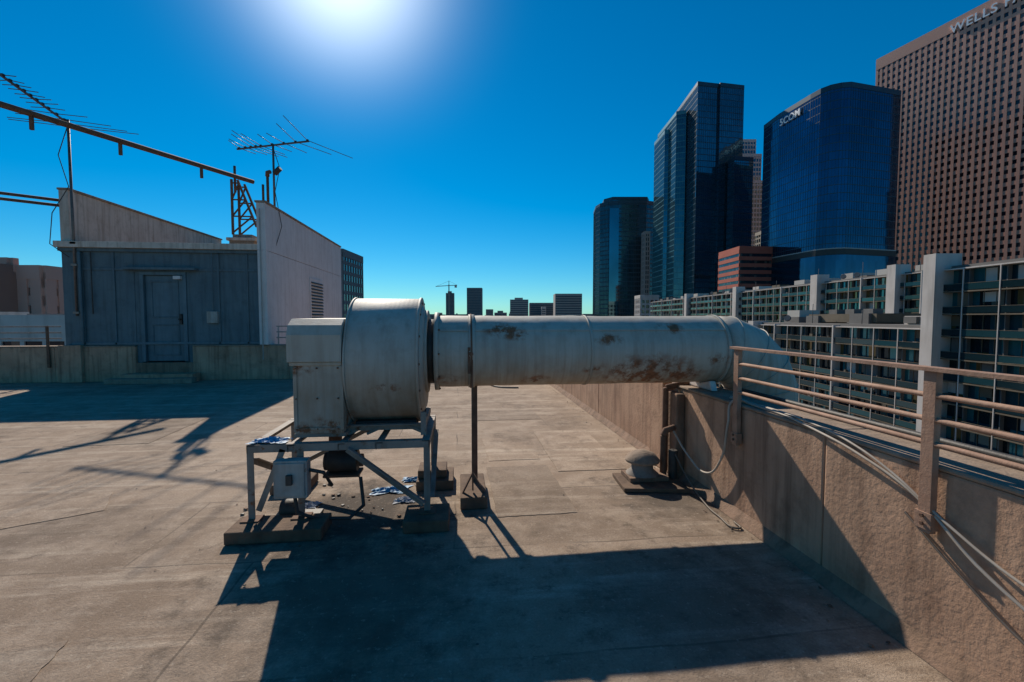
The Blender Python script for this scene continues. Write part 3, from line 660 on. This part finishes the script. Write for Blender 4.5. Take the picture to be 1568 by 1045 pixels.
tower('tan_apartment_building',[(-118,80),(-82,80),(-82,105),(-118,105)],H+8.0,3.1,3.2,G_W,TANB,1.7,.3,1.8,.5)
mb=MB(); tower('',[(-118,79),(-86.5,79),(-86.5,79.9),(-118,79.9)],H+9.2,3.1,6.2,G_W,TANB,1.7,.3,3.6,.45,mb=mb); mb.done('concrete_apartment_building',YAW,True)
mb=MB(); tower('',[(-95,56),(-50,60),(-50,75),(-95,71)],H-.8,3.2,2.6,G_W,APW,1.5,.25,.5,.2,mb=mb); mb.box(-66,-58,62,68,H-.2,H+.6,FARGREY); mb.box(-78,-72,62,68,H-.2,H+.9,APW); mb.done('low_rise_building',YAW,True)
tower('grey_office_building',[(-70,150),(-55.4,150),(-55.4,170),(-70,170)],H+21.5,3.3,2.4,G_A,FARGREY,1.2,.15,.5,.2)

mb=MB(); random.seed(21)
def sk(x0,x1,yt,D,m):
    X0=(x0-784)/697*D; X1=(x1-784)/697*D; tt=(yt-522.5)/697; z=-(tt+.0502)/(1-.0502*tt)*D+H
    dd=(X1-X0)*.8; mb.box(X0,X1,D,D+dd,GZ,z,m)
    k=GZ+30
    while k<z-2:
        mb.box(X0+1,X1-1,D-.6,D-.02,k,k+1.7,DGREY); k+=4.2
    if random.random()<.5: mb.box(X0+(X1-X0)*.25,X0+(X1-X0)*.7,D+2,D+dd*.7,z,z+D*.004,m)
for a in ((683,695,449,1500,FARGREY),(715,738,441,1200,FARGREY),(744,755,474,1400,FARPALE),(757,776,479,1100,FARGREY),(781,809,459,1000,FARPALE),(811,848,464,900,FARGREY),(850,891,450,800,FARPALE),(893,915,481,900,FARGREY),(829,836,470,880,APW),(665,681,482,1500,FARPALE),(978,998,455,500,FARPALE)): sk(*a)
for _ in range(240):
    D=random.uniform(500,3200); x=random.uniform(-1500,1568); wv=random.uniform(8,40)/D*697*1.2
    if x>900 : D=random.uniform(500,900)
    sk(x,x+wv,random.uniform(480.5,487),D,random.choice([FARGREY,FARPALE,APT,FARGREY]))
mb.done('distant_city_skyline',YAW)
mb=MB(); cx,cy=-200,1450
mb.beam((cx,cy,GZ),(cx,cy,108),3,3,RUSTP); mb.beam((cx-42,cy,102),(cx+26,cy,106),2,2,RUSTP); mb.beam((cx,cy,108),(cx,cy,120),1.5,1.5,RUSTP); mb.beam((cx,cy,119),(cx-38,cy,103),.5,.5,RUSTP); mb.beam((cx,cy,119),(cx+24,cy,107),.5,.5,RUSTP)
mb.box(cx+18,cx+25,cy-2,cy+2,98,105,LGREY)
mb.done('tower_crane',YAW)

mb=MB(); b=mb.add([(-15000,-15000,GZ-.01),(15000,-15000,GZ-.01),(15000,15000,GZ-.01),(-15000,15000,GZ-.01)]); mb.face([b,b+1,b+2,b+3],CITYG); mb.done('ground')
mb=MB()
mb.box(12,24,-200,900,GZ-.005,GZ+.0,STREET); mb.box(9,12,-200,900,GZ-.005,GZ+.13,PAVE); mb.box(24,27,-200,900,GZ-.005,GZ+.13,PAVE)
for k in range(120): mb.box(17.92,18.08,-190+k*9,-187+k*9,GZ+.001,GZ+.005,LETTER)
mb.done('street',YAW)

# ------------------------------------------------------------------ light, sky
sv=Vector((math.sin(SUN_AZ)*math.cos(SUN_EL),math.cos(SUN_AZ)*math.cos(SUN_EL),math.sin(SUN_EL)))
sl=bpy.data.lights.new('sun','SUN'); sl.energy=5.0; sl.angle=math.radians(.53); sl.color=(1,.89,.75)
so=bpy.data.objects.new('sun',sl); sc.collection.objects.link(so); so.rotation_euler=sv.to_track_quat('Z','Y').to_euler(); so.location=(0,0,60)
wd=bpy.data.worlds.new('World'); sc.world=wd; wd.use_nodes=True; t=wd.node_tree
def wn(ty,**k):
    n=t.nodes.new(ty)
    for a,b in k.items(): setattr(n,a,b)
    return n
bg=t.nodes['Background']; sky=wn('ShaderNodeTexSky'); sky.sky_type='NISHITA'; sky.sun_disc=False
sky.sun_elevation=SUN_EL; sky.sun_rotation=SUN_AZ; sky.altitude=300; sky.air_density=1.0; sky.dust_density=.1; sky.ozone_density=2.5
hs=wn('ShaderNodeHueSaturation'); hs.inputs['Saturation'].default_value=1.22
ti=wn('ShaderNodeMix',data_type='RGBA',blend_type='MULTIPLY'); ti.inputs[0].default_value=1; ti.inputs[7].default_value=(.46,.84,1.03,1)
t.links.new(sky.outputs[0],ti.inputs[6]); t.links.new(ti.outputs[2],hs.inputs['Color'])
tc_=wn('ShaderNodeTexCoord'); dp=wn('ShaderNodeVectorMath',operation='DOT_PRODUCT'); nrm=wn('ShaderNodeVectorMath',operation='NORMALIZE')
t.links.new(tc_.outputs['Generated'],nrm.inputs[0]); t.links.new(nrm.outputs[0],dp.inputs[0]); dp.inputs[1].default_value=sv
mx=wn('ShaderNodeMath',operation='MAXIMUM'); t.links.new(dp.outputs['Value'],mx.inputs[0]); mx.inputs[1].default_value=0
pw=wn('ShaderNodeMath',operation='POWER'); t.links.new(mx.outputs[0],pw.inputs[0]); pw.inputs[1].default_value=120
ml=wn('ShaderNodeMath',operation='MULTIPLY'); t.links.new(pw.outputs[0],ml.inputs[0]); ml.inputs[1].default_value=13
cb=wn('ShaderNodeCombineXYZ')
for i in range(3): t.links.new(ml.outputs[0],cb.inputs[i])
ad=wn('ShaderNodeVectorMath',operation='ADD'); t.links.new(hs.outputs[0],ad.inputs[0]); t.links.new(cb.outputs[0],ad.inputs[1])
t.links.new(ad.outputs[0],bg.inputs['Color']); bg.inputs['Strength'].default_value=.088

# ------------------------------------------------------------------ camera
cam=bpy.data.cameras.new('camera'); cam.lens=16; cam.sensor_width=36; cam.clip_end=30000; cam.clip_start=.05
co=bpy.data.objects.new('camera',cam); sc.collection.objects.link(co); co.location=(0,0,H); co.rotation_euler=(math.radians(90-2.88),0,YAW); sc.camera=co
sc.view_settings.view_transform='Standard'; sc.view_settings.look='None'; sc.view_settings.exposure=0
